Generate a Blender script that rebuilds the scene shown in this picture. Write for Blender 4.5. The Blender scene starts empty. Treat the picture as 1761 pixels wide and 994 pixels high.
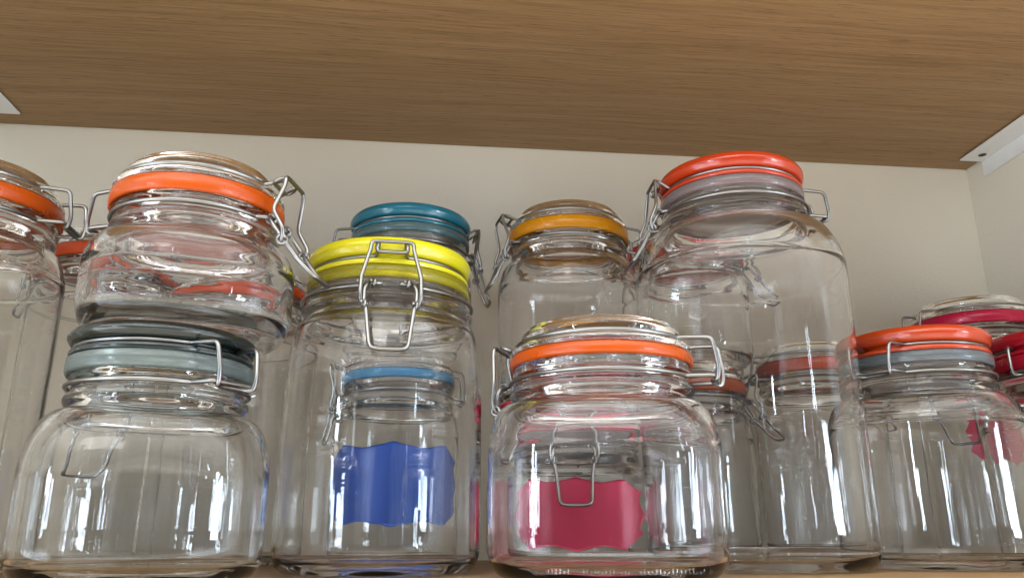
import bpy, math, random
from mathutils import Vector, Matrix
random.seed(4)
sc = bpy.context.scene
C = sc.collection
PI = math.pi

# ------------------------------------------------------------------ camera
EYE = Vector((0.0, 0.0, 0.0160))
PITCH, YAW = math.radians(17.0), math.radians(6.0)
fw = Vector((math.sin(YAW)*math.cos(PITCH), math.cos(YAW)*math.cos(PITCH), math.sin(PITCH)))
rt = Vector((math.cos(YAW), -math.sin(YAW), 0.0))
up = rt.cross(fw)
cam_d = bpy.data.cameras.new('camera'); cam = bpy.data.objects.new('camera', cam_d); C.objects.link(cam)
m = Matrix((rt, up, -fw)).transposed().to_4x4(); m.translation = EYE
cam.matrix_world = m
cam_d.sensor_width = 36.0; cam_d.lens = 36.0*1400.0/1761.0
cam_d.clip_start = 0.01; cam_d.clip_end = 100
cam_d.dof.use_dof = False
sc.camera = cam

# ------------------------------------------------------------------ render set-up
sc.render.engine = 'CYCLES'
cy = sc.cycles
cy.max_bounces = 22; cy.transmission_bounces = 22; cy.glossy_bounces = 8; cy.diffuse_bounces = 3
cy.transparent_max_bounces = 8
cy.caustics_reflective = False; cy.caustics_refractive = True; cy.blur_glossy = 0.6
cy.sample_clamp_indirect = 40.0
cy.use_denoising = True
try: cy.denoiser = 'OPENIMAGEDENOISE'
except Exception: pass
sc.view_settings.view_transform = 'Standard'; sc.view_settings.look = 'None'
sc.view_settings.exposure = 0.0; sc.view_settings.gamma = 1.0
sc.view_settings.use_curve_mapping = False

# ------------------------------------------------------------------ node helpers
class NT:
    def __init__(s, tree): s.t = tree; s.n = tree.nodes; s.l = tree.links
    def new(s, ty, **kw):
        o = s.n.new(ty)
        for k, v in kw.items(): setattr(o, k, v)
        return o
    def put(s, sock, v):
        if isinstance(v, bpy.types.NodeSocket): s.l.new(v, sock)
        else: sock.default_value = v
    def math(s, op, a, b=None, c=None, clamp=False):
        o = s.new('ShaderNodeMath', operation=op, use_clamp=clamp)
        s.put(o.inputs[0], a)
        if b is not None: s.put(o.inputs[1], b)
        if c is not None: s.put(o.inputs[2], c)
        return o.outputs[0]
    def mix(s, f, a, b, blend='MIX'):
        o = s.new('ShaderNodeMix', data_type='RGBA', blend_type=blend)
        s.put(o.inputs[0], f); s.put(o.inputs[6], a); s.put(o.inputs[7], b)
        return o.outputs[2]
    def noise(s, vec, scale, detail=2, rough=.5, dist=0.0):
        o = s.new('ShaderNodeTexNoise'); s.l.new(vec, o.inputs['Vector'])
        o.inputs['Scale'].default_value = scale; o.inputs['Detail'].default_value = detail
        o.inputs['Roughness'].default_value = rough; o.inputs['Distortion'].default_value = dist
        return o.outputs[0]
    def mapping(s, vec, scale, loc=(0, 0, 0)):
        o = s.new('ShaderNodeMapping'); s.l.new(vec, o.inputs[0])
        o.inputs['Scale'].default_value = scale; o.inputs['Location'].default_value = loc
        return o.outputs[0]
    def ramp(s, f, stops):
        o = s.new('ShaderNodeValToRGB'); s.l.new(f, o.inputs[0])
        e = o.color_ramp.elements
        while len(e) < len(stops): e.new(0.5)
        for k, (p, c) in enumerate(stops):
            e[k].position = p; e[k].color = (*c, 1) if len(c) == 3 else c
        return o.outputs[0]
    def step(s, x, lo, hi):
        o = s.new('ShaderNodeMapRange', interpolation_type='SMOOTHSTEP')
        s.put(o.inputs[0], x); o.inputs[1].default_value = lo; o.inputs[2].default_value = hi
        return o.outputs[0]
    def band(s, x, a, b, soft):
        return s.math('MULTIPLY', s.step(x, a-soft, a+soft), s.math('SUBTRACT', 1.0, s.step(x, b-soft, b+soft)))

# ------------------------------------------------------------------ the room's light: a dim interior with daylight windows and added fill glows
W = bpy.data.worlds.new('World'); sc.world = W; W.use_nodes = True
t = NT(W.node_tree)
for n in list(t.n): t.n.remove(n)
AMB = 2.1
WIN_FILL = 1.0
gen = t.new('ShaderNodeTexCoord').outputs['Generated']
sep = t.new('ShaderNodeSeparateXYZ'); t.l.new(gen, sep.inputs[0])
vx, vy, vz = sep.outputs
az = t.math('MULTIPLY', t.math('ARCTAN2', vx, t.math('MULTIPLY', vy, -1.0)), 180/PI)   # 0 = straight out of the cabinet, + = right
el = t.math('MULTIPLY', t.math('ARCSINE', vz), 180/PI)
eln = t.math('DIVIDE', t.math('ADD', el, 90.0), 180.0)
room = t.ramp(eln, [(0.0, (1.0, .88, .74)), (.36, (1.0, .88, .74)), (.44, (.40, .36, .32)), (.475, (.05, .05, .055)), (.572, (.085, .085, .09)), (.605, (.7, .7, .70)), (.68, (1.9, 1.87, 1.80)), (1.0, (1.9, 1.86, 1.76))])
blot = t.noise(t.mapping(gen, (3, 3, 5)), 2.2, 3, .6)
room = t.mix(1.0, room, t.ramp(blot, [(.3, (.60, .60, .62)), (.68, (1.35, 1.35, 1.32))]), 'MULTIPLY')
wins_fill = [  # az0, az1, el0, el1, strength: windows, then side glows and floor patches added as fill light
    (-49, -46.6, 2.5, 10, 85), (-46.4, -42.5, .5, 3.8, 75), (-73, -67, 0, 5, 10), (-30, -29, 5, 9, 12),
    (39.3, 40.4, 8, 13.5, 65), (46.5, 50.2, -.5, 7.2, 90), (50.6, 54.8, -.5, 4.2, 75), (60, 62, 0, 5, 30), (84, 96, -1, 6, 8),
    (-104, -92, 0, 7, 8), (62, 122, -8, 16, 2.4), (-122, -60, -8, 16, 2.6), (14, 32, -3, 6, .8), (-40, -32, -3, 7, .9),  # broad side glows, added to whiten jar edges and lift the wall
    (-84, -34, -26, -5, 7.5), (34, 84, -26, -5, 6.5), (-20, 20, -30, -14, 1.5)]  # glowing floor patches, added to carry light to wall and shelf underside
tot = None
for a0, a1, e0, e1, s_ in wins_fill:
    w_ = t.math('MULTIPLY', t.band(az, a0, a1, .25), t.band(el, e0, e1, .3))
    w_ = t.math('MULTIPLY', w_, s_*WIN_FILL)
    tot = w_ if tot is None else t.math('ADD', tot, w_)
tree = t.noise(t.mapping(gen, (14, 14, 9)), 3.0, 4, .65, .6)
outside = t.ramp(tree, [(.38, (.05, .08, .08)), (.46, (.28, .36, .44)), (.56, (.88, .98, 1.10))])
winc = t.mix(1.0, outside, (1, 1, 1, 1), 'MULTIPLY')
vs = t.new('ShaderNodeVectorMath', operation='SCALE'); t.l.new(winc, vs.inputs[0]); t.l.new(tot, vs.inputs['Scale'])
rs = t.new('ShaderNodeVectorMath', operation='SCALE'); t.l.new(room, rs.inputs[0]); rs.inputs['Scale'].default_value = AMB
ad = t.new('ShaderNodeVectorMath', operation='ADD'); t.l.new(vs.outputs[0], ad.inputs[0]); t.l.new(rs.outputs[0], ad.inputs[1])
bg = t.new('ShaderNodeBackground'); t.l.new(ad.outputs[0], bg.inputs[0]); bg.inputs[1].default_value = 1.0
ow = t.new('ShaderNodeOutputWorld'); t.l.new(bg.outputs[0], ow.inputs[0])
W.cycles.sampling_method = 'MANUAL'; W.cycles.sample_map_resolution = 1024

# area lamp added for direction and jar highlights, in front of and above the cabinet
def area(name, loc, size, size_y, power, color, target=(0.08, .7, .2)):
    d = bpy.data.lights.new(name, 'AREA'); d.shape = 'RECTANGLE'; d.size = size; d.size_y = size_y
    d.energy = power; d.color = color
    o = bpy.data.objects.new(name, d); C.objects.link(o); o.location = loc
    o.rotation_euler = (Vector(target)-Vector(loc)).to_track_quat('-Z', 'Y').to_euler()
    return o
area('fill_lamp', (-0.5, -1.7, 1.35), 1.2, .30, 9.0, (1.0, .97, .92))

# ------------------------------------------------------------------ materials
def mat(name):
    M = bpy.data.materials.new(name); M.use_nodes = True
    return M, NT(M.node_tree), M.node_tree.nodes['Principled BSDF']

HAZE_FILM = .006
def glass(name, col, wave=1.0, ior=1.37):
    M, t, b = mat(name)
    b.inputs['Base Color'].default_value = (*col, 1); b.inputs['Roughness'].default_value = 0.0
    b.inputs['IOR'].default_value = ior
    oc = t.new('ShaderNodeTexCoord').outputs['Object']
    film = t.noise(t.mapping(oc, (1, 1, .5)), 28, 4, .65)      # dust film mixed in to paint a milky haze on the glass
    t.l.new(t.math('SUBTRACT', 1.0, t.math('MULTIPLY', t.step(film, .38, .80), HAZE_FILM)), b.inputs['Transmission Weight'])
    n1 = t.noise(t.mapping(oc, (1, 1, .22)), 42, 1, .4)
    n2 = t.noise(t.mapping(oc, (1, 1, .4)), 130, 1, .5)
    hsum = t.math('ADD', n1, t.math('MULTIPLY', n2, .05))
    bp = t.new('ShaderNodeBump'); bp.inputs['Strength'].default_value = 1.0
    bp.inputs['Distance'].default_value = .00040*wave
    t.l.new(hsum, bp.inputs['Height']); t.l.new(bp.outputs[0], b.inputs['Normal'])
    return M
G_CLEAR = glass('clear_glass', (.996, .999, .998))
G_LILAC = glass('cool_clear_glass', (.995, .992, .999))
G_GREEN = glass('greenish_glass', (.984, .994, .990))
G_LID = glass('lid_glass', (.997, .997, .997), .5)
G_SMOKE = glass('smoked_green_glass', (.055, .085, .080), .5)

def plain(name, col, rough=.3, metal=0.0, coat=0.0, var=.12, scale=60, bump=0.0, sss=0.0):
    M, t, b = mat(name)
    oc = t.new('ShaderNodeTexCoord').outputs['Object']
    n = t.noise(oc, scale, 3, .55)
    c = t.mix(n, (*[x*(1-var) for x in col], 1), (*[min(1, x*(1+var)) for x in col], 1))
    t.l.new(c, b.inputs['Base Color']); b.inputs['Metallic'].default_value = metal
    t.l.new(t.math('ADD', rough-.05, t.math('MULTIPLY', n, .1)), b.inputs['Roughness'])
    if coat: b.inputs['Coat Weight'].default_value = coat; b.inputs['Coat Roughness'].default_value = .04
    if sss:
        b.inputs['Subsurface Weight'].default_value = sss; b.inputs['Subsurface Radius'].default_value = (.006, .003, .001)
    if bump:
        bp = t.new('ShaderNodeBump'); bp.inputs['Distance'].default_value = bump; bp.inputs['Strength'].default_value = 1
        t.l.new(n, bp.inputs['Height']); t.l.new(bp.outputs[0], b.inputs['Normal'])
    return M
WIRE = plain('steel_wire', (.27, .27, .265), .30, 1.0, var=.15, scale=150)
def rubber(name, col):
    M = plain(name, col, .26, var=.10, scale=70)
    b = M.node_tree.nodes['Principled BSDF']; b.inputs['Transmission Weight'].default_value = .30; b.inputs['IOR'].default_value = 1.42
    return M
def paint(name, col): return plain(name, col, .22, coat=.3, var=.05, scale=40)
R_ORANGE = rubber('orange_rubber', (.56, .085, .003)); R_DEEP = rubber('red_orange_rubber', (.64, .070, .006))
R_AMBER = rubber('amber_rubber', (.72, .300, .005)); R_MAG = rubber('magenta_rubber', (.66, .012, .075))
R_RED = rubber('red_rubber', (.72, .020, .025)); R_YEL = rubber('yellow_rubber', (.76, .68, .010))
R_TEAL = rubber('teal_rubber', (.030, .235, .270)); R_BLUE = rubber('blue_rubber', (.010, .300, .620))
R_CLEAR = rubber('grey_white_rubber', (.50, .55, .58)); R_CRIM = rubber('crimson_rubber', (.40, .008, .030))
def silicone(name, col):
    M, t, b = mat(name)
    b.inputs['Base Color'].default_value = (*col, 1); b.inputs['Roughness'].default_value = .22
    b.inputs['Transmission Weight'].default_value = .78; b.inputs['IOR'].default_value = 1.41
    return M
S_GREY = silicone('translucent_grey_silicone', (.36, .42, .46)); S_GREEN = silicone('translucent_green_grey_silicone', (.34, .42, .41)); S_PINK = silicone('translucent_pinkish_silicone', (.52, .44, .44))
S_YEL = silicone('translucent_yellow_silicone', (.78, .70, .04)); S_TEAL = silicone('translucent_teal_silicone', (.30, .50, .54))
P_YEL = paint('yellow_enamel', (.60, .55, .010)); P_TEAL = paint('teal_enamel', (.006, .150, .225))
P_ORG = paint('orange_enamel', (.42, .038, .003)); P_RED = paint('orange_red_enamel', (.40, .028, .002))
P_DARK = paint('dark_green_enamel', (.007, .014, .013)); P_MAG = paint('magenta_enamel', (.56, .008, .060))
P_CRIM = paint('crimson_enamel', (.30, .004, .014))
LINER = plain('lid_underside_grey', (.30, .265, .235), .35)
L_BLUE = plain('blue_label_film', (.0005, .092, .60), .32, var=.06); L_MAG = plain('magenta_label_film', (.66, .006, .078), .35, var=.06)
WHITE_METAL = plain('white_coated_steel', (.82, .83, .82), .4, var=.04)
HOLE = plain('dark_screw_hole', (.02, .018, .015), .6)

def wood(name, base, dark, light):
    M, t, b = mat(name)
    oc = t.new('ShaderNodeTexCoord').outputs['Object']
    warp = t.noise(t.mapping(oc, (1.2, 3, 3)), 2.0, 2)
    sh = t.new('ShaderNodeVectorMath', operation='ADD'); t.l.new(oc, sh.inputs[0])
    cmb = t.new('ShaderNodeCombineXYZ'); t.l.new(t.math('MULTIPLY', warp, .035), cmb.inputs[1]); t.l.new(cmb.outputs[0], sh.inputs[1])
    v = sh.outputs[0]
    broad = t.noise(t.mapping(v, (1.0, 22, 22)), 1.3, 3, .6)
    mid = t.noise(t.mapping(v, (2.2, 90, 90), (3, 1, 0)), 1.6, 4, .65)
    fine = t.noise(t.mapping(v, (9, 420, 420), (1, 5, 0)), 1.4, 3, .6)
    pore = t.noise(t.mapping(v, (34, 520, 520), (7, 2, 0)), 1.2, 2, .5)
    c = t.mix(t.step(broad, .20, .80), (*dark, 1), (*base, 1))
    c = t.mix(t.math('MULTIPLY', t.step(mid, .50, .74), .42), c, (*light, 1))
    c = t.mix(t.math('MULTIPLY', t.step(mid, .50, .30), .42), c, (*[x*.55 for x in base], 1))
    c = t.mix(t.math('MULTIPLY', t.step(fine, .45, .68), .35), c, (*light, 1))
    c = t.mix(t.math('MULTIPLY', t.step(fine, .48, .34), .40), c, (*[x*.5 for x in base], 1))
    c = t.mix(t.math('MULTIPLY', t.step(pore, .60, .70), .55), c, (*[x*.38 for x in base], 1))
    t.l.new(c, b.inputs['Base Color']); b.inputs['Roughness'].default_value = .50; b.inputs['Specular IOR Level'].default_value = .22
    bp = t.new('ShaderNodeBump'); bp.inputs['Distance'].default_value = .0002; t.l.new(fine, bp.inputs['Height'])
    t.l.new(bp.outputs[0], b.inputs['Normal'])
    return M
WOOD = wood('oak_laminate', (.335, .208, .100), (.285, .170, .078), (.415, .272, .144))

def wallmat(name, col):
    M, t, b = mat(name)
    oc = t.new('ShaderNodeTexCoord').outputs['Object']
    n = t.noise(oc, 5, 3); n2 = t.noise(oc, 260, 2)
    c = t.mix(n, (*[x*.94 for x in col], 1), (*[x*1.05 for x in col], 1))
    t.l.new(c, b.inputs['Base Color']); b.inputs['Roughness'].default_value = .55
    bp = t.new('ShaderNodeBump'); bp.inputs['Distance'].default_value = .0003; t.l.new(n2, bp.inputs['Height'])
    t.l.new(bp.outputs[0], b.inputs['Normal'])
    return M
WALL = wallmat('cream_wall_paint', (.80, .755, .640))

# ------------------------------------------------------------------ mesh helpers
def obj(name, vf, material, parent=None, smooth=True):
    v, f = vf
    me = bpy.data.meshes.new(name); me.from_pydata([tuple(p) for p in v], [], f); me.update()
    if smooth: me.polygons.foreach_set('use_smooth', [True]*len(me.polygons))
    me.materials.append(material)
    o = bpy.data.objects.new(name, me); C.objects.link(o)
    if parent is not None: o.parent = parent
    return o
def join(*parts):
    V, F = [], []
    for v, f in parts:
        b = len(V); V += list(v); F += [tuple(i+b for i in q) for q in f]
    return V, F
def box(x0, x1, y0, y1, z0, z1, bev=0.0):
    import bmesh
    bm = bmesh.new(); bmesh.ops.create_cube(bm, size=1)
    for q in bm.verts: q.co = Vector(((x0+x1)/2+q.co.x*(x1-x0), (y0+y1)/2+q.co.y*(y1-y0), (z0+z1)/2+q.co.z*(z1-z0)))
    if bev: bmesh.ops.bevel(bm, geom=bm.edges[:], offset=bev, segments=2, affect='EDGES')
    bm.verts.index_update()
    r = [tuple(q.co) for q in bm.verts], [tuple(w.index for w in p.verts) for p in bm.faces]
    bm.free(); return r
def catmull(pts, sub):
    out = []
    n = len(pts)
    for i in range(n-1):
        p0, p1, p2, p3 = pts[max(i-1, 0)], pts[i], pts[i+1], pts[min(i+2, n-1)]
        k = sub if (abs(p2[0]-p1[0])+abs(p2[1]-p1[1])) > .0012 else max(1, sub-2)
        for j in range(k):
            u = j/k
            out.append(tuple(.5*((2*b)+(-a+c)*u+(2*a-5*b+4*c-d)*u*u+(-a+3*b-3*c+d)*u**3) for a, b, c, d in zip(p0, p1, p2, p3)))
    out.append(tuple(pts[-1]))
    return out
def se(th, n):
    if n <= 2.001: return 1.0
    c, s = abs(math.cos(th)), abs(math.sin(th))
    return (c**n+s**n)**(-1.0/n)
def lathe(prof, nb=2.0, seg=112, rot=0.0, closed=False):
    """prof: list of (r, z, squareness 0..1); poles where r == 0."""
    V, F, rows = [], [], []
    for r, z, q in prof:
        if r <= 1e-6:
            rows.append([len(V)]*seg); V.append((0, 0, z))
        else:
            row = []
            n = 2+(nb-2)*max(0, min(1, q))
            for k in range(seg):
                th = 2*PI*k/seg; rr = r*se(th, n)
                row.append(len(V)); V.append((rr*math.cos(th+rot), rr*math.sin(th+rot), z))
            rows.append(row)
    nr = len(rows)
    for i in range(nr if closed else nr-1):
        a, b = rows[i], rows[(i+1) % nr]
        for k in range(seg):
            k2 = (k+1) % seg
            q = (a[k], a[k2], b[k2], b[k])
            if a[k] == a[k2]: q = (a[k], b[k2], b[k])
            elif b[k] == b[k2]: q = (a[k], a[k2], b[k])
            F.append(q)
    return V, F
def round_path(P, rad, closed=False, n=5):
    P = [Vector(p) for p in P]; out = []
    N = len(P)
    for i in range(N):
        if not closed and i in (0, N-1): out.append(P[i]); continue
        a, b, c = P[i-1], P[i], P[(i+1) % N]
        d1, d2 = (a-b), (c-b)
        if d1.length < 1e-7 or d2.length < 1e-7: out.append(b); continue
        if d1.angle(d2) > math.radians(165): out.append(b); continue
        r1 = min(rad, d1.length*.45); r2 = min(rad, d2.length*.45)
        s, e = b+d1.normalized()*r1, b+d2.normalized()*r2
        for k in range(n+1):
            u = k/n; out.append(s*(1-u)**2+b*2*u*(1-u)+e*u*u)
    return out
def tube(P, r, closed=False, sides=9):
    P = [Vector(p) for p in P]
    Q = [P[0]]
    for p in P[1:]:
        if (p-Q[-1]).length > 1e-5: Q.append(p)
    if closed and (Q[0]-Q[-1]).length < 1e-5: Q.pop()
    P = Q; N = len(P); V, F = [], []
    T = []
    for i in range(N):
        if closed: d = P[(i+1) % N]-P[i-1]
        else: d = P[min(i+1, N-1)]-P[max(i-1, 0)]
        T.append(d.normalized())
    nrm = T[0].orthogonal().normalized()
    if closed and abs(T[0].z) < .8: nrm = Vector((0, 0, 1)).cross(T[0]).normalized()
    for i in range(N):
        if i: nrm = (nrm-T[i]*nrm.dot(T[i])).normalized()
        bn = T[i].cross(nrm)
        for k in range(sides):
            a = 2*PI*k/sides; V.append(P[i]+(nrm*math.cos(a)+bn*math.sin(a))*r)
    for i in range(N if closed else N-1):
        j = (i+1) % N
        for k in range(sides):
            k2 = (k+1) % sides
            F.append((i*sides+k, i*sides+k2, j*sides+k2, j*sides+k))
    if not closed:
        F.append(tuple(range(sides))[::-1]); F.append(tuple((N-1)*sides+k for k in range(sides)))
    return V, F
def arc(r, a0, a1, z, n=48):
    return [(r*math.cos(a0+(a1-a0)*k/n), r*math.sin(a0+(a1-a0)*k/n), z) for k in range(n+1)]
def coil(c, axis, r, wr, turns=1.6, pitch=.0022):
    """small wire coil about the point c; axis 'y' = its axis along local Y."""
    pts = []
    for k in range(int(16*turns)+1):
        a = 2*PI*k/16; u = (k/16-turns/2)*pitch
        pts.append((c[0]+r*math.cos(a), c[1]+u, c[2]+r*math.sin(a)))
    return tube(pts, wr, sides=7)
def rotz(vf, a):
    ca, sa = math.cos(a), math.sin(a)
    return [(p[0]*ca-p[1]*sa, p[0]*sa+p[1]*ca, p[2]) for p in vf[0]], vf[1]

# ------------------------------------------------------------------ tags
def tag(o, label=None, cat=None, group=None, kind=None):
    if label: o['label'] = label
    if cat: o['category'] = cat
    if group: o['group'] = group
    if kind: o['kind'] = kind
    return o

# ------------------------------------------------------------------ the setting
XL, XR, YB, YF, ZS = -.446, .612, .800, .350, .4215
o = obj('back_wall', box(XL-.3, XR+.3, YB, YB+.02, -.6, 1.0), WALL, smooth=False)
tag(o, 'plain cream painted wall behind the glass jars', 'wall', kind='structure')
o = obj('side_wall', box(XR, XR+.018, .33, YB-.0005, -.55, .95), WALL, smooth=False)
tag(o, 'cream side wall closing the shelf unit at the right', 'wall', kind='structure')
o = obj('side_wall', box(XL-.018, XL, .33, YB-.0005, -.55, .95), WALL, smooth=False)
tag(o, 'cream side wall closing the shelf unit at the left', 'wall', kind='structure')
o = obj('shelf_board', box(XL+.001, XR-.001, .30, YB-.001, ZS, ZS+.025, .0012), WOOD, smooth=False)
tag(o, 'oak laminate shelf board overhead, seen from underneath', 'shelf', 'oak laminate shelf boards')
o = obj('shelf_board', box(XL+.001, XR-.001, YF, YB-.001, -.0286, -.0036, .0012), WOOD, smooth=False)
tag(o, 'oak laminate shelf board that the jars stand on', 'shelf', 'oak laminate shelf boards')
def bracket(side):
    xw = XR if side > 0 else XL
    e = bpy.data.objects.new('shelf_bracket', None); C.objects.link(e); e.location = (xw, .771, ZS)
    tag(e, 'white metal angle bracket with a dark screw hole under the shelf at the right' if side > 0 else
        'white metal angle bracket cut by the left edge of the picture under the shelf', 'bracket', 'white brackets under the shelf')
    s = -side; w = .028 if side > 0 else .035
    b1 = box(min(0, s*w)+(.0006 if s > 0 else 0), max(0, s*w)-(.0006 if s < 0 else 0), -.30, 0, -.0030, -.0012, .0004)
    b2 = box(*sorted((s*.0006, s*.0022)), -.30, 0, -.021, -.0030, .0003)
    obj('flange', b1, WHITE_METAL, e, False); obj('wall_plate', b2, WHITE_METAL, e, False)
    for yy in (-.0170, -.22):
        V = [(s*.0130+.0042*math.cos(2*PI*k/20), yy+.0042*math.sin(2*PI*k/20), -.0034) for k in range(20)]
        obj('screw_hole', (V, [tuple(range(20))[::-1]]), HOLE, e, False)
bracket(1); bracket(-1)

# ------------------------------------------------------------------ the jar
WR = .00115
Z0 = -.0036
GROUP = 'swing-top glass storage jars'
def body_profile(rn, rb, zw, hs, lr=0.0):
    zs = zw-.012-hs
    P = [(0, .0028, 0), (rb*.45, .0022, 0), (rb*.70, .0006, .6), (rb*.80, .0000, .8), (rb*.88, .0006, 1), (rb*.955, .004, 1), (rb*.99, .010, 1)]
    nmid = 4
    z0 = .016
    for k in range(nmid+1):
        u = k/nmid; P.append((rb, z0+(zs-z0)*u, 1))
    for k in range(1, 9):
        a = PI/2*k/8
        P.append((rn-.0005+(rb-rn+.0005)*math.cos(a)**.9, zs+hs*math.sin(a), (1-k/8)**.8))
    P += [(rn+.0000, zw-.0105, 0), (rn+.0014, zw-.0085, 0), (rn+.0018, zw-.0065, 0), (rn+.0012, zw-.0045, 0), (rn-.0008, zw-.0022, 0), (rn-.0010, zw+.0012, 0),
          (rn+.0010+lr*.6, zw+.0032, 0), (rn+.0016+lr, zw+.0048, 0), (rn+.0017+lr, zw+.0075, 0), (rn+.0012+lr, zw+.0102, 0), (rn-.0008+lr, zw+.0110, 0)]
    th = .0021
    P += [(rn-.0042+lr, zw+.0106, 0), (rn-.0056+lr, zw+.0085, 0), (rn-.0058+lr, zw+.002, 0), (rn-.0060, zw-.006, 0), (rn-.0056, zw-.0115, 0)]
    for k in range(8, 0, -1):
        a = PI/2*k/8
        rr = rn-.0005+(rb-rn+.0005)*math.cos(a)**.9
        P.append((rr-th-(.0010 if k > 6 else .0003), zs+hs*math.sin(a)-.0022, (1-k/8)**.8))
    for k in range(nmid, -1, -1):
        u = k/nmid; P.append((rb-th, z0+.004+(zs-z0-.006)*u, 1))
    P += [(rb*.950, .0090, 1), (rb*.87, .0056, 1), (rb*.70, .0044, .8), (rb*.40, .0054, .2), (0, .0060, 0)]
    return P
def surf_r(rb, nb, th): return rb*se(th, nb)

def jar(key, x, y, zbase, rn, rb, zw, label, lid='clear', gmat=R_ORANGE, lmat=None, gl=G_CLEAR, hs=.03, nb=2.0, brot=0.0,
        az=0.0, lever=.0, sticker=None, gd=.007, lr=.0, lh=.0, ll=.0, clasp=True, cname='glass jar', mark=False, lidtint=None):
    if zbase == 0:                      # stands on the shelf, whose top lies at Z0
        zbase = Z0; zw -= Z0
    root = bpy.data.objects.new('storage_jar', None); C.objects.link(root)
    root.location = (x, y, zbase+.0004)
    tag(root, label, 'jar', GROUP)
    A = math.radians(az)
    prof = catmull(body_profile(rn, rb, zw, hs, lr), 4)
    body = obj('glass_body', lathe(prof, nb, 128, math.radians(brot)), gl, root)
    # gasket: a ring on the rim with a skirt outside; on clear-lid jars it paints in refracted gasket colour
    g0, g1 = zw+.0112, zw+.0142
    R0 = rn; rn = rn+lr
    ro = rn+.0028
    gb = g0-gd if gd > .001 else g0
    gp = [(rn-.0078, g0), (rn+.0012, g0), (rn+.0021, g0-.0010), (rn+.0021, gb-.0002), (ro+.0002, gb-.0008), (ro+.0010, gb+.0006), (ro+.0011, (gb+g1)/2), (ro+.0009, g1-.0009), (ro, g1), (rn-.0078, g1)]
    gk = obj('gasket', lathe([(a, b, 0) for a, b in gp], seg=112, closed=True), gmat, root)
    # lid
    L0 = g1+.0004
    if lid == 'clear':
        zl = L0+.0060; top = L0+.0158+lh
        pr = [(0, top-.0024), (rn*.45, top-.0024), (rn*.68, top-.0020), (rn*.78, top-.0003), (rn*.80, top), (rn-.0066, top-.0001), (rn-.0056, top-.0007), (rn-.0053, top-.0022), (rn-.0046, top-.0030), (rn-.0030, top-.0034), (rn-.0023, top-.0046), (rn-.0021, (top+zl)/2-.0004), (rn-.0024, zl+.0004),
              (rn-.0012, zl-.0012), (rn+.0022, zl-.0018), (rn+.0032, zl-.0032), (rn+.0030, L0+.0010), (rn+.0015, L0),
              (rn-.0085, L0), (rn-.0088, L0-.003), (rn-.0098, L0-.0052), (rn-.0118, L0-.0040), (rn-.0122, top-.0070), (rn-.0145, top-.0048), (rn*.45, top-.0058), (0, top-.0058)]
        ld = obj('lid', lathe([(a, b, 0) for a, b in catmull(pr, 3)], seg=112), lmat or G_LID, root)
        rl = rn-.0012
    else:
        zl = L0+.0046; top = L0+.0168+lh
        pr = [(0, top-.0020), (rn*.55, top-.0020), (rn*.78, top-.0010), (rn*.88, top), (rn+.0010, top-.0002), (rn+.0034, top-.0018), (rn+.0048, top-.0050-lh*.3), (rn+.0040, top-.0086-lh*.8), (rn+.0026, zl+.0014), (rn-.0006, zl+.0010), (rn-.0010, zl-.0008),
              (rn+.0020, zl-.0014), (rn+.0032, zl-.0024), (rn+.0032, L0+.0004), (rn+.0020, L0), (rn-.0065, L0), (rn-.0068, L0+.0040), (0, L0+.0040)]
        ld = obj('lid', lathe([(a, b, 0) for a, b in catmull(pr, 3)], seg=112), lmat, root)
        pl = [(0, L0+.0036), (rn-.0072, L0+.0036), (rn-.0074, L0-.004), (rn-.0086, L0-.0080), (rn-.0120, L0-.0090), (rn-.0150, L0-.0060), (rn-.0200, L0-.001), (0, L0)]
        obj('lid_plug', lathe([(a, b, 0) for a, b in catmull(pl, 3)], seg=96), LINER if lid == 'paint' else G_LID, ld)
        rl = rn-.0006
    rn = R0
    # neck wire: ring with hinge eye at the back and two open ends at the clasp
    rw = rn+.0002+WR
    hw, cw = .0135, .0135
    a_h = math.asin(hw/rw); a_c = math.asin(cw/rw)
    P1 = [(rw+.0038, .0045, zw), (rw+.0034, cw-.001, zw)] + arc(rw, a_c+.03, PI-a_h, zw, 30)[0:] + [
        (-rw-.0125, hw-.001, zw-.0004), (-rw-.0125, -hw+.001, zw-.0004)] + arc(rw, PI+a_h, 2*PI-a_c-.03, zw, 30) + [(rw+.0034, -cw+.001, zw), (rw+.0038, -.0045, zw)]
    nw = join(tube(round_path(P1, .0022), WR), coil((rw+.0036, cw-.004, zw), 'y', .0022, WR*.9), coil((rw+.0036, -cw+.004, zw), 'y', .0022, WR*.9))
    obj('neck_wire', rotz(nw, A), WIRE, root)
    # lid wire: ring, tongue in front, hinge bail at the back
    rlw = rl+WR
    tw = .0088; bw = .0118
    a_t = math.asin(tw/rlw); a_b = math.asin((bw+.002)/rlw)
    if lid == 'clear': tongue = [(rlw+.0040, tw, zl+.0012), (rlw+.0092, tw*.95, zl+.0036), (rlw+.0104, tw*.6, zl+.0040)]
    else: tongue = [(rlw+.0074, tw, zl+.0002), (rlw+.0090, tw, zl+.0040), (rlw+.0084, tw*.85, zl+.0066)]
    tongue2 = [(a, -b, c) for a, b, c in tongue][::-1]
    bail = [(-rlw-.0030, bw+.0012, zl), (-rw-.0128, bw, zl-.0008), (-rw-.0152, bw-.001, zw+.004), (-rw-.0142, bw-.0015, zw-.0026), (-rw-.0110, bw-.004, zw-.0022)]
    bail2 = [(a, -b, c) for a, b, c in bail][::-1]
    P2 = tongue2 + tongue + arc(rlw, a_t, PI-a_b, zl, 30) + bail + bail2 + arc(rlw, PI+a_b, 2*PI-a_t, zl, 30)
    obj('lid_wire', rotz(tube(round_path(P2, .0030, True), WR, True), A), WIRE, root)
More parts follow.
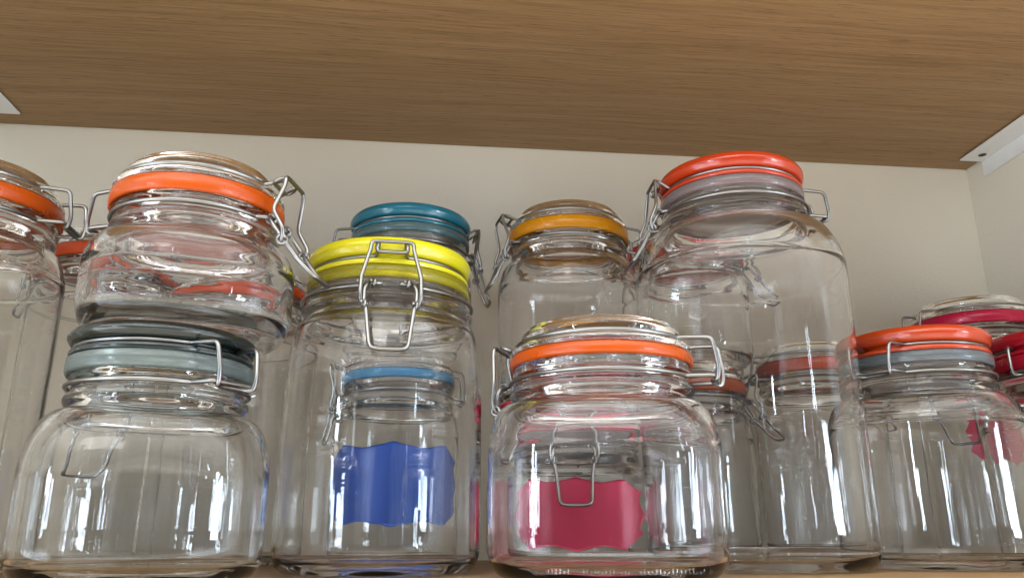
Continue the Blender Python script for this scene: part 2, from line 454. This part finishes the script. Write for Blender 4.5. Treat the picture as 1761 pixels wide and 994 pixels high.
    if clasp:
        tx, tz = tongue[-1][0], tongue[-1][2]
        kz = zw-.0135
        kx = rw+.0052+lever*.010
        W2 = .0118
        up_ = [(tx+.0022, W2, tz-.0012), (tx+.0024, W2+.0004, tz-.006), (rw+.0072, W2+.0048, zw+.0030), (kx+.0018, W2+.0052, kz+.005), (kx+.0006, W2+.0036, kz-.0006), (kx-.0010, W2+.0010, kz-.0010)]
        P3 = [(a, -b, c) for a, b, c in up_][::-1] + up_
        P3 = P3
        cl = obj('clasp', rotz(tube(round_path(P3, .0030), WR), A), WIRE, root)
        # lever handle, swings out by the angle 'lever'
        ca, sa = math.cos(lever), math.sin(lever)
        def lv(d, w, off=0.0): return (kx+d*sa+off*ca, w, kz-d*ca+off*sa)
        side_ = [(rw+.0036, cw-.0015, zw+.0004), (rw+.0062, cw+.0012, zw-.0035), (kx+.0006, cw+.0010, kz+.001), lv(.004, cw-.0004, .0006), lv(.014, cw-.0016), lv(.0250+ll, cw-.0030, .0008), lv(.0268+ll, cw-.0065, .0014)]
        P4 = side_ + [(a, -b, c) for a, b, c in side_][::-1]
        hn = join(tube(round_path(P4, .0032), WR*1.05), coil((kx+.0004, cw+.0008, kz), 'y', .0024, WR*.85), coil((kx+.0004, -cw-.0008, kz), 'y', .0024, WR*.85))
        obj('lever', rotz(hn, A), WIRE, cl)
    if sticker:
        sm, a0, hw_, zc, hh = sticker        # material, azimuth deg, half arc width m, centre height, half height
        V, F = [], []
        NU, NV = 48, 28
        for side in (0, 1):
            for i in range(NU+1):
                for j in range(NV+1):
                    u, v = -1+2*i/NU, -1+2*j/NV
                    edge_t = 1-.10*math.exp(-((abs(u)-.38)/.20)**2)-.34*max(0, (abs(u)-.80)/.20)**1.5+.05*math.exp(-(u/.07)**2)
                    edge_s = 1-.065*math.exp(-((abs(v)-.42)/.22)**2)-.26*max(0, (abs(v)-.74)/.26)**1.3+.04*math.exp(-(v/.10)**2)
                    uu, vv = u*(1+(edge_s-1)*abs(u)**3), v*(1+(edge_t-1)*abs(v)**3)
                    th = math.radians(a0)+uu*hw_/rb
                    rr = surf_r(rb, nb, th-math.radians(brot))+(.00035 if side else .0001)
                    V.append((rr*math.cos(th), rr*math.sin(th), zc+vv*hh))
        st = (NU+1)*(NV+1)
        for i in range(NU):
            for j in range(NV):
                a = i*(NV+1)+j; q = (a, a+NV+1, a+NV+2, a+1)
                F.append(tuple(k+st for k in q)); F.append(q[::-1])
        rim = [j for j in range(NV)] + [i*(NV+1)+NV for i in range(NU)] + [NU*(NV+1)+j for j in range(NV, 0, -1)] + [i*(NV+1) for i in range(NU, 0, -1)]
        for k in range(len(rim)):
            a, b = rim[k], rim[(k+1) % len(rim)]; F.append((a, b, b+st, a+st))
        obj('label_sticker', (V, F), sm, root)
    if mark:
        ps = []
        random.seed(9)
        for k in range(46):
            th = math.radians(-128+76*k/45)
            if random.random() < .18: continue
            r0 = surf_r(rb*.952, nb, th-math.radians(brot)); hgt = random.choice((.0016, .0022, .0026))
            b = box(r0-.0006, r0+.0005, -.00028, .00028, .0035, .0035+hgt)
            ps.append(rotz(b, th))
            if random.random() < .5:
                ps.append(rotz(box(r0-.0006, r0+.0006, .00025, .0010, .0034, .0040), th))
        obj('embossing', join(*ps), gl, body, False)
    root['top'] = top
    return zbase+top

# key, x, y, base, neck radius, body radius, wire height ...
#                     x      y     zb   rn     rb     zw
jar('L', -.272, .478, 0, .0455, .0545, .191, 'tall clear jar with orange gasket, cut off by the left edge of the picture', gmat=R_ORANGE, gd=.006, hs=.022, az=180, lever=.3, nb=2.2)
jar('K', -.272, .700, 0, .0490, .0550, .230, 'tall jar with orange gasket half hidden behind and between the two leftmost front jars', gmat=R_DEEP, hs=.022, az=-170, lever=.2)
tC = jar('C', -.1355, .430, 0, .0420, .0560, .086, 'squat square jar with smoked dark green lid, carrying another jar on top', lid='smoke', gd=.005, gmat=S_GREEN, lmat=P_DARK, gl=G_GREEN, lh=-.003, hs=.030, nb=3.2, brot=16, lr=-.0010, az=142, lever=.40)
jar('A', -.127, .430, tC, .0418, .0525, .1755-tC, 'squat clear jar with orange gasket stacked on the dark green lidded jar', gmat=R_ORANGE, gd=.0055, gl=G_CLEAR, hs=.018, nb=2.7, brot=16, lr=-.0005, az=-14, lever=.70)
jar('M', -.155, .662, 0, .0500, .0570, .194, 'tall clear jar with orange red gasket standing behind the stacked squat jars', gmat=R_DEEP, gd=.004, hs=.024, az=-175, lever=.2)
jar('D', -.026, .500, 0, .0512, .0595, .153, 'tall round clear jar with bright yellow lid and its wire clasp facing front', lid='paint', gmat=S_YEL, lmat=P_YEL, gl=G_CLEAR, hs=.055, nb=2.0, az=-86, lever=.16, gd=.004, lr=-.0045)
tN = jar('N', -.021, .662, 0, .0465, .0545, .126, 'jar with sky blue gasket and blue scalloped sticker behind the yellow lidded jar', gmat=R_BLUE, gd=.004, hs=.026, az=-178, lever=.2,
    sticker=(L_BLUE, -92, .064, .0566, .0290))
jar('T', -.018, .660, tN, .0475, .0530, .243-tN, 'jar with teal lid on top of the blue stickered jar', lid='paint', gmat=S_TEAL, lmat=P_TEAL, hs=.024, lr=-.0010, gd=.004, az=2, lever=.35)
tG = jar('G', .105, .600, 0, .0500, .0600, .079, 'low jar with magenta lid and magenta scalloped sticker behind the front middle jar', lid='paint', gmat=S_PINK, lmat=P_MAG, hs=.018, nb=2.6, lr=-.001, gd=.003, az=-97, lever=.38, ll=.006,
    sticker=(L_MAG, -96, .047, .0340, .0225))
jar('O', .111, .618, tG, .0450, .0570, .238-tG, 'clear jar with amber yellow gasket standing on the magenta lidded jar', gmat=R_AMBER, hs=.026, nb=2.2, az=-172, lever=.42)
jar('E', .096, .440, 0, .0488, .0605, .0965, 'squat square clear jar with bright orange gasket and glass lid at the front middle', gmat=R_ORANGE, gd=.0028, lr=-.0020, brot=-12, gl=G_LILAC, hs=.026, nb=3.4, az=154, lever=.10, mark=True)
tQ = jar('Q', .226, .690, 0, .0470, .0540, .128, 'rear jar with orange gasket under the red gasket jar, seen through the big jar', gmat=R_ORANGE, hs=.024, az=-6, lever=.80)
jar('P', .232, .690, tQ, .0485, .0545, .252-tQ, 'rear jar with red gasket stacked behind the big orange red lidded jar', gmat=R_RED, hs=.024, az=-8, lever=.75)
jar('B', .214, .525, 0, .0505, .0690, .2335, 'tallest big clear jar with orange red lid at its top, right of centre', lid='paint', gmat=S_PINK, lmat=P_RED, gl=G_CLEAR, hs=.036, nb=2.35, lr=-.0040, gd=.004, az=178, lever=.50)
jar('R', .350, .700, 0, .0470, .0545, .150, 'rear jar with salmon red gasket behind the big jar, beside the orange lidded jar', gmat=R_DEEP, hs=.022, az=0, lever=.3)
jar('F', .347, .540, 0, .0478, .0600, .121, 'front right clear jar with glossy orange lid and pale grey gasket', lid='paint', gmat=S_GREY, lmat=P_ORG, gl=G_CLEAR, hs=.022, nb=2.3, lr=-.0025, gd=.0045, az=34, lever=.4)
jar('S', .510, .698, 0, .0500, .0560, .195, 'rear jar with clear lid, crimson gasket and magenta sticker at the far right', gmat=R_MAG, hs=.024, az=8, lever=.3,
    sticker=(L_MAG, -100, .040, .1086, .030))
jar('U', .480, .560, 0, .0490, .0590, .130, 'jar with dark crimson lid cut off by the right edge of the picture', lid='paint', gmat=R_CRIM, lmat=P_CRIM, hs=.024, nb=2.3, az=30, lever=.3)
